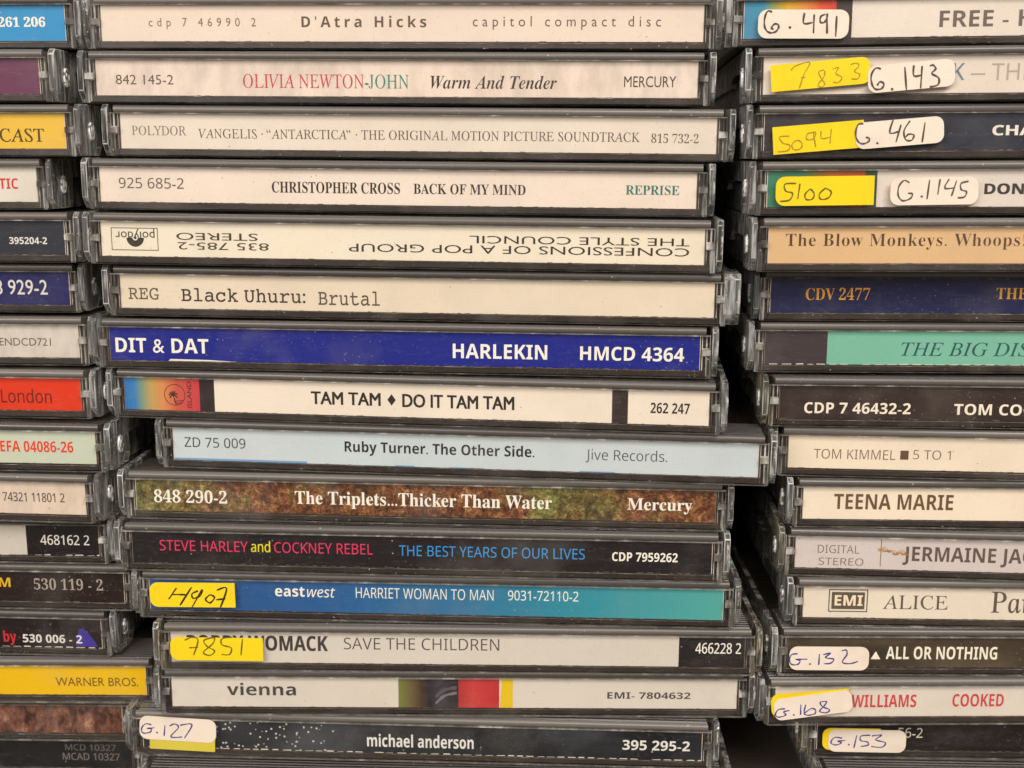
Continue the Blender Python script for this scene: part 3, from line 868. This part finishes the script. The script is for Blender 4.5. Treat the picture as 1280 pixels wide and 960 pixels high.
    {'key': 'R1', 'label': 'white case with a rainbow block under a black-inked white sticker', 'loc': [105.47, 0.2, 156.34], 'yaw': -0.0377, 'roll': 0.0067, 'paper': (236, 222, 208), 'texts': [('FREE - H', 'sbc', -22.71, -5.82, 3.34, 2.93, (108, 94, 84), {})], 'bands': [(-58.75, -41.64, 'rainbow2'), (-41.64, -38.7, (74, 64, 60))], 'stickers': [('w', -47.8, 4.1, 16.72, 5.23, -0.016, (1, 1), [[(-5.86, 2.15), (-6.7, 2.29), (-7.19, 1.07), (-7.11, -0.55), (-6.36, -1.5), (-5.25, -1.5), (-4.59, -0.82), (-4.63, -0.14), (-5.33, -0.01), (-5.85, -0.69), (-5.42, -0.96)], [(-2.5, -0.57), (-2.39, -0.68)], [(0.09, 2.02), (0.06, 0.14), (1.7, 0.28)], [(1.89, 1.76), (1.95, -1.67)], [(3.95, 1.76), (3.15, 1.36), (3.07, 0.41), (3.77, 0.28), (4.27, 1.09), (4.23, 1.76), (4.44, -1.74)], [(6.03, 1.5), (6.07, -2.28)]], (72, 60, 48), 0.34)]},
    {'key': 'R2', 'label': 'white case with grey capitals, a yellow sticker and a tilted white one', 'loc': [109.03, -2.7, 145.94], 'yaw': -0.0346, 'roll': 0.0071, 'paper': (232, 217, 203), 'texts': [('K', 's', -23.96, -21.94, 3.99, 3.02, (110, 128, 142), {'bold': 0.5}), ('–', 's', -20.79, -18.2, 3.95, 3.01, (170, 152, 138), {}), ('THE', 's', -17.05, -9.59, 3.89, 3.01, (176, 158, 144), {})], 'stickers': [('y', -48.31, 5.21, 18.2, 4.85, 0.0809, (0, 1), [[(-5.36, 1.16), (-4.51, 1.89), (-1.89, 2.33), (-3.07, 0.13), (-3.99, -2.24)], [(-3.64, -0.36), (-2.81, -0.3)], [(0.65, 0.74), (-0.32, 0.42), (0.05, -0.7), (0.69, -1.85), (-0.01, -2.33), (-0.54, -1.87), (0.61, -0.48), (0.79, 0.59)], [(2.29, 0.72), (3.26, 0.91), (2.81, -0.14), (3.87, -0.91), (3.16, -1.8), (2.21, -1.58)], [(5.53, 1.24), (6.62, 1.41), (7.01, 0.83), (6.17, -0.04), (7.1, -0.67), (6.67, -1.44), (5.58, -1.34)]], (150, 118, 38), 0.2), ('w', -31.82, 4.72, 15.72, 4.92, 0.0811, (1, 1), [[(-5.47, 1.76), (-6.41, 1.98), (-7.21, 0.84), (-7.17, -0.79), (-6.52, -1.8), (-5.43, -1.77), (-5.0, -0.99), (-5.67, -0.52), (-6.23, -1.15)], [(-3.59, -2.02), (-3.49, -2.13)], [(-1.14, 1.76), (-0.97, -2.44)], [(0.49, 1.88), (0.44, -0.0), (1.93, -0.0)], [(1.96, 1.61), (1.6, -2.41)], [(3.31, 1.49), (3.98, 1.56), (4.37, 0.85), (3.68, 0.11), (4.87, -0.81), (4.71, -2.01), (3.22, -2.28)]], (76, 62, 50), 0.34)], 'perf': 't'},
    {'key': 'R3', 'label': 'dark slate case with a yellow sticker overlapped by a white one', 'loc': [109.66, -1.01, 135.54], 'yaw': -0.0032, 'roll': 0.007, 'paper': (62, 56, 62), 'texts': [('CHA', 'sb', -16.32, -8.69, 4.33, 1.83, (230, 220, 205), {'bold': 1})], 'bands': [(-25.21, -7.58, (50, 52, 64))], 'stickers': [('y', -48.7, 4.11, 16.94, 5.09, 0.0771, (0, 0), [[(-5.36, 0.66), (-7.18, 0.67), (-6.66, -0.48), (-5.43, -1.0), (-5.74, -1.95), (-7.71, -2.06)], [(-4.28, -0.26), (-5.01, -1.03), (-4.62, -1.9), (-3.5, -1.85), (-3.05, -1.06), (-3.58, -0.32), (-4.28, -0.26)], [(-0.89, 0.98), (-2.01, 0.8), (-2.18, -0.16), (-1.07, -0.25), (-0.48, 0.67), (-0.89, 0.98), (-0.57, -1.82)], [(0.51, 1.14), (0.6, -0.25), (2.27, -0.11)], [(2.46, 1.39), (2.09, -1.34)]], (150, 118, 38), 0.22), ('w', -33.75, 4.88, 16.27, 4.9, 0.0776, (1, 1), [[(-6.59, 2.2), (-7.56, 2.14), (-8.07, 0.8), (-7.91, -0.59), (-7.1, -1.43), (-5.99, -1.3), (-5.56, -0.65), (-6.24, -0.31)], [(-4.2, -1.54), (-4.09, -1.66)], [(-1.06, 2.69), (-1.8, 0.14), (-0.01, 0.27)], [(0.3, 1.48), (-0.74, -1.74)], [(1.96, 2.03), (0.82, 0.34), (1.06, -1.34), (2.16, -1.57), (2.59, -0.64), (1.63, -0.42), (1.07, -0.92)], [(4.7, 1.52), (4.08, -2.14)]], (82, 66, 54), 0.31)], 'perf': 'v'},
    {'key': 'R4', 'label': 'white case with a bright yellow sticker on a green end and a white sticker beyond', 'loc': [110.05, -4.08, 125.11], 'yaw': 0.0163, 'roll': 0.007, 'paper': (228, 215, 203), 'texts': [('DON-', 'sb', -18.49, -9.96, 3.99, 1.91, (62, 54, 50), {'bold': 1.2})], 'bands': [(-58.75, -38.34, 'rainbow3')], 'stickers': [('y', -48.21, 4.73, 18.17, 5.38, 0.0082, (1, 0), [[(-5.35, 1.42), (-7.42, 1.31), (-7.24, 0.06), (-5.98, -0.37), (-6.5, -1.61), (-8.3, -1.86)], [(-4.65, 1.41), (-4.98, -1.48)], [(-2.68, 0.42), (-3.62, -0.53), (-3.45, -1.5), (-2.34, -1.52), (-1.96, -0.55), (-2.68, 0.42)], [(0.08, 0.52), (-0.99, -0.57), (-0.68, -1.54), (0.7, -1.28), (1.16, -0.18), (0.08, 0.52)]], (96, 84, 28), 0.28), ('w', -28.09, 4.62, 16.15, 5.07, 0.0098, (1, 1), [[(-4.67, 1.59), (-5.65, 2.01), (-6.56, 0.93), (-6.62, -0.73), (-5.75, -1.7), (-4.39, -1.31), (-4.02, -0.48), (-4.85, -0.34)], [(-2.34, -0.92), (-2.23, -1.03)], [(-0.98, 2.08), (-1.3, -1.49)], [(0.93, 2.19), (0.62, -0.69)], [(2.58, 2.17), (1.85, 0.53), (3.49, 0.51)], [(3.97, 1.88), (3.16, -1.0)], [(6.17, 1.71), (4.82, 1.32), (4.88, 0.22), (5.87, -0.21), (5.51, -1.16), (4.28, -1.29)]], (84, 72, 58), 0.3)], 'perf': 'd'},
    {'key': 'R5', 'label': 'orange tan case with dark brown serif lettering', 'loc': [110.44, -6.47, 114.69], 'yaw': 0.0035, 'roll': 0.0059, 'paper': (226, 186, 138), 'texts': [('The Blow Monkeys. Whoops!', 'b', -55.47, -11.44, 4.91, 2.3, (84, 58, 34), {'thin': 0.008, 'sp': 1.08})]},
    {'key': 'R6', 'label': 'navy case with orange serif capitals', 'loc': [112.54, 1.15, 104.29], 'yaw': -0.005, 'roll': 0.0048, 'paper': (40, 42, 82), 'texts': [('CDV 2477', 'b', -51.82, -39.47, 4.17, 2.27, (245, 170, 58), {'thin': 0.006}), ('THE', 'b', -15.32, -9.4, 4.46, 2.18, (245, 170, 58), {'thin': 0.006})], 'perf': 'v'},
    {'key': 'R7', 'label': 'mint green case with a dark end and slanted capitals', 'loc': [111.95, 2.43, 93.88], 'yaw': 0.0113, 'roll': 0.0039, 'paper': (126, 190, 166), 'texts': [('THE BIG DIS', 'i', -31.97, -7.13, 3.46, 2.63, (42, 82, 84), {})], 'bands': [(-58.75, -46.44, (70, 58, 62))], 'perf': 'w'},
    {'key': 'R8', 'label': 'dark brown case with bold white digits and a tawny lower edge', 'loc': [114.79, -1.34, 83.47], 'yaw': -0.0106, 'roll': 0.0038, 'paper': (58, 44, 40), 'texts': [('CDP 7 46432-2', 'sb', -53.73, -33.11, 2.75, 2.17, (236, 222, 202), {}), ('TOM COC', 'sb', -24.78, -9.64, 2.74, 2.16, (236, 222, 202), {})]},
    {'key': 'R9', 'label': 'cream case with thin brown capitals and a small solid square', 'loc': [117.19, -1.88, 73.07], 'yaw': -0.0465, 'roll': 0.0045, 'paper': (242, 225, 202), 'texts': [('TOM KIMMEL', 's', -53.6, -37.71, 3.65, 1.97, (116, 92, 72), {'thin': 0.006}), ('5 TO 1', 's', -34.3, -27.07, 3.91, 1.87, (116, 92, 72), {'thin': 0.006})], 'perf': 'd', 'sq': (-36.77, -35.18, 3.77, 5.61)},
    {'key': 'R10', 'label': 'cream case with big bold brown condensed capitals', 'loc': [120.62, 0.38, 62.66], 'yaw': 0.0071, 'roll': 0.0038, 'paper': (244, 226, 203), 'texts': [('TEENA MARIE', 'sbc', -52.55, -28.96, 3.75, 3.16, (104, 74, 50), {})]},
    {'key': 'R11', 'label': 'pale lilac case with a brown smear and bold grey brown capitals', 'loc': [119.49, -1.59, 52.26], 'yaw': -0.0318, 'roll': 0.004, 'paper': (214, 201, 195), 'texts': [('DIGITAL', 's', -54.18, -45.93, 4.87, 1.69, (118, 102, 102), {'thin': 0.006}), ('STEREO', 's', -53.9, -45.0, 2.33, 1.53, (118, 102, 102), {'thin': 0.006}), ('JERMAINE JAC', 'sbc', -37.29, -11.85, 3.61, 3.02, (96, 78, 74), {})], 'perf': 'd', 'smear': (-42.24, -36.4, 4.14, 6.83), 'bar': (-41.57, -41.73, 2.3, 8.04)},
    {'key': 'R12', 'label': 'cream case with a boxed emblem and slim grey serif lettering', 'loc': [121.53, 0.01, 41.86], 'yaw': 0.0078, 'roll': 0.0037, 'paper': (236, 221, 201), 'texts': [('ALICE', 'rs', -42.63, -29.63, 3.68, 2.91, (92, 80, 68), {}), ('Par', 'rs', -20.95, -12.99, 3.21, 4.44, (86, 74, 62), {'bold': 0.25}), ('EMI', 'sb', -52.33, -46.69, 4.25, 2.23, (236, 214, 184), {'bold': 0.6})], 'perf': 'd', 'logo': ('emi', (-53.56, -45.67, 2.89, 7.74))},
    {'key': 'R13', 'label': 'dark olive case with a white sticker in blue pen, a triangle and white capitals', 'loc': [118.67, 0.66, 31.46], 'yaw': 0.036, 'roll': 0.0042, 'paper': 'olive', 'texts': [('ALL OR NOTHING', 'sbc', -38.57, -15.93, 3.39, 2.7, (238, 228, 205), {})], 'stickers': [('w', -50.43, 3.97, 16.18, 5.1, -0.0035, (1, 1), [[(-6.44, 0.98), (-7.65, 0.8), (-8.06, -0.34), (-7.55, -1.32), (-6.33, -1.31), (-5.91, -0.49), (-6.84, -0.17)], [(-6.84, -0.23), (-4.41, -0.15)], [(-3.9, -1.16), (-3.77, -1.29)], [(-2.02, 1.01), (-2.05, -1.44)], [(-1.25, 0.85), (0.25, 1.19), (-0.76, 0.21), (0.93, -0.11), (0.36, -0.99), (-1.0, -1.1)], [(2.45, 1.7), (3.35, 1.87), (3.55, 0.89), (2.73, -0.74), (4.27, -1.06), (5.92, -0.55)]], (62, 56, 120), 0.28)], 'perf': 'v', 'tri': (-41.67, -39.65, 3.33, 5.08)},
    {'key': 'R14', 'label': 'white case with red capitals and a tilted white sticker over a yellow one', 'loc': [116.27, 0.26, 21.06], 'yaw': 0.0548, 'roll': 0.0044, 'paper': (226, 213, 198), 'texts': [('WILLIAMS', 'sbc', -42.9, -29.55, 3.66, 2.74, (198, 64, 66), {}), ('COOKED', 'sbc', -22.14, -11.59, 3.75, 2.74, (198, 64, 66), {})], 'stickers': [('y', -51.73, 5.18, 15.88, 5.04, 0.079, (1, 0), [], None, 0.0), ('w', -51.13, 4.74, 15.94, 4.71, 0.1342, (1, 1), [[(-5.74, 0.07), (-7.13, 0.1), (-7.85, -0.97), (-7.13, -1.57), (-5.72, -1.27), (-6.11, -0.54), (-4.86, -0.39)], [(-4.16, -1.42), (-4.05, -1.57)], [(-2.46, 0.61), (-2.73, -1.68)], [(-1.46, 0.44), (-1.88, -0.8), (-1.89, -1.63), (-1.06, -1.98), (0.19, -1.79), (0.38, -1.02), (-0.41, -0.57), (-1.8, -1.31)], [(2.92, 0.53), (1.53, 0.55), (1.9, -0.5), (3.22, -1.34), (2.55, -1.92), (1.21, -1.4), (2.22, -0.37), (2.92, 0.53)]], (62, 56, 120), 0.27)]},
    {'key': 'R15', 'label': 'set back black case with a white sticker edged in yellow', 'loc': [126.73, 4.87, 10.66], 'yaw': 0.0209, 'roll': 0.0038, 'paper': (34, 26, 24), 'texts': [('56-2', 's', -41.73, -36.54, 4.51, 2.19, (220, 208, 190), {})], 'stickers': [('y', -51.76, 4.56, 12.06, 4.98, -0.005, (1, 0), [], None, 0.0), ('w', -48.48, 4.28, 16.25, 5.08, -0.0058, (1, 1), [[(-5.26, 0.57), (-6.84, 0.71), (-7.56, -0.5), (-6.43, -0.99), (-5.36, -0.45), (-6.16, -0.13), (-4.6, 0.07)], [(-3.83, -0.8), (-3.7, -0.94)], [(-2.22, 1.32), (-2.68, -1.6)], [(0.59, 1.37), (-1.27, 1.16), (-1.37, 0.14), (0.06, -0.18), (0.26, -0.86), (-1.29, -1.23)], [(0.92, 1.21), (2.94, 1.42), (1.75, 0.37), (3.83, -0.27), (3.11, -1.31), (0.91, -1.19)]], (62, 56, 120), 0.27)], 'perf': 'v'},
    {'key': 'R16', 'label': 'dark case at the foot of the right stack, jutting out under a set back one', 'loc': [129.52, -3.1, -0.0], 'yaw': 0.02, 'roll': 0.0, 'paper': (40, 34, 32), 'texts': []},
]

GROUPS = {"M": "cases in the middle stack", "L": "cases in the stack cut by the picture's left edge", "R": "cases in the stack cut by the picture's right edge"}
for e in CASES:                         # read every line of lettering once, while the scene is still small
    for s, st, _a, _b, _c, _d, _k, o in e["texts"]:
        glyph_mesh(s, st, o.get("thin", 0), o.get("sp", 1.0))
        cap_height(st)
glyph_mesh("ISLAND", "r", 0, 1.0)
for e in CASES:
    root = bpy.data.objects.new("cd_case", None)
    root.empty_display_size = .01
    COL.objects.link(root)
    root.location = Vector(e["loc"]) * MM
    root.rotation_euler = (0, -e["roll"], e["yaw"])
    root["label"] = e["label"]
    root["category"] = "cd case"
    root["group"] = GROUPS[e["key"][0]]
    warm = e["key"] in ("R8", "R11", "R15", "M13")
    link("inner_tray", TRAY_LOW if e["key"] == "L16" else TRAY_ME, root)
    link("clear_base", BASE_WARM if warm else BASE_ME, root)
    link("lid", LID_ME, root)
    link("spine_label", spine_label(e), root)
    for s in (-1, 1):
        wide = e.get("wide") and s == 1
        a = link("hinge_arm", EAR_WIDE if wide else (EAR_WARM if warm else EAR_ME)[s], root, "wide clear hinge arm jutting out" if wide else None)
        link("pivot_pin", PIN_WIDE if wide else PIN_ME[s], a)
    for n, st in enumerate(e.get("stickers", [])):
        sticker(e, root, st, n)


# ------------------------------------------------------------------ the shelf that holds them
def shelf_part(name, x0, x1, y0, y1, z0, z1):
    mt = MATS.get("shelf")
    if not mt:
        mt, t, p, o = nt("dark_shelf_paint")
        raw, v, r = coords(t)
        L(t, ramp(t, noise(t, v, 30, 5, .6), [(.3, (.045, .034, .027)), (.7, (.085, .066, .052))]), p.inputs["Base Color"])
        p.inputs["Roughness"].default_value = .5
        MATS["shelf"] = mt
    b = MB()
    b.box(x0, x1, y0, y1, z0, z1, mt)
    o = link(name, b.mesh(name))
    o["kind"] = "structure"
    return o


shelf_part("shelf_board", -330, 330, -30, 190, -18, -.03)
shelf_part("shelf_back", -330, 330, 170, 182, 0, 330)
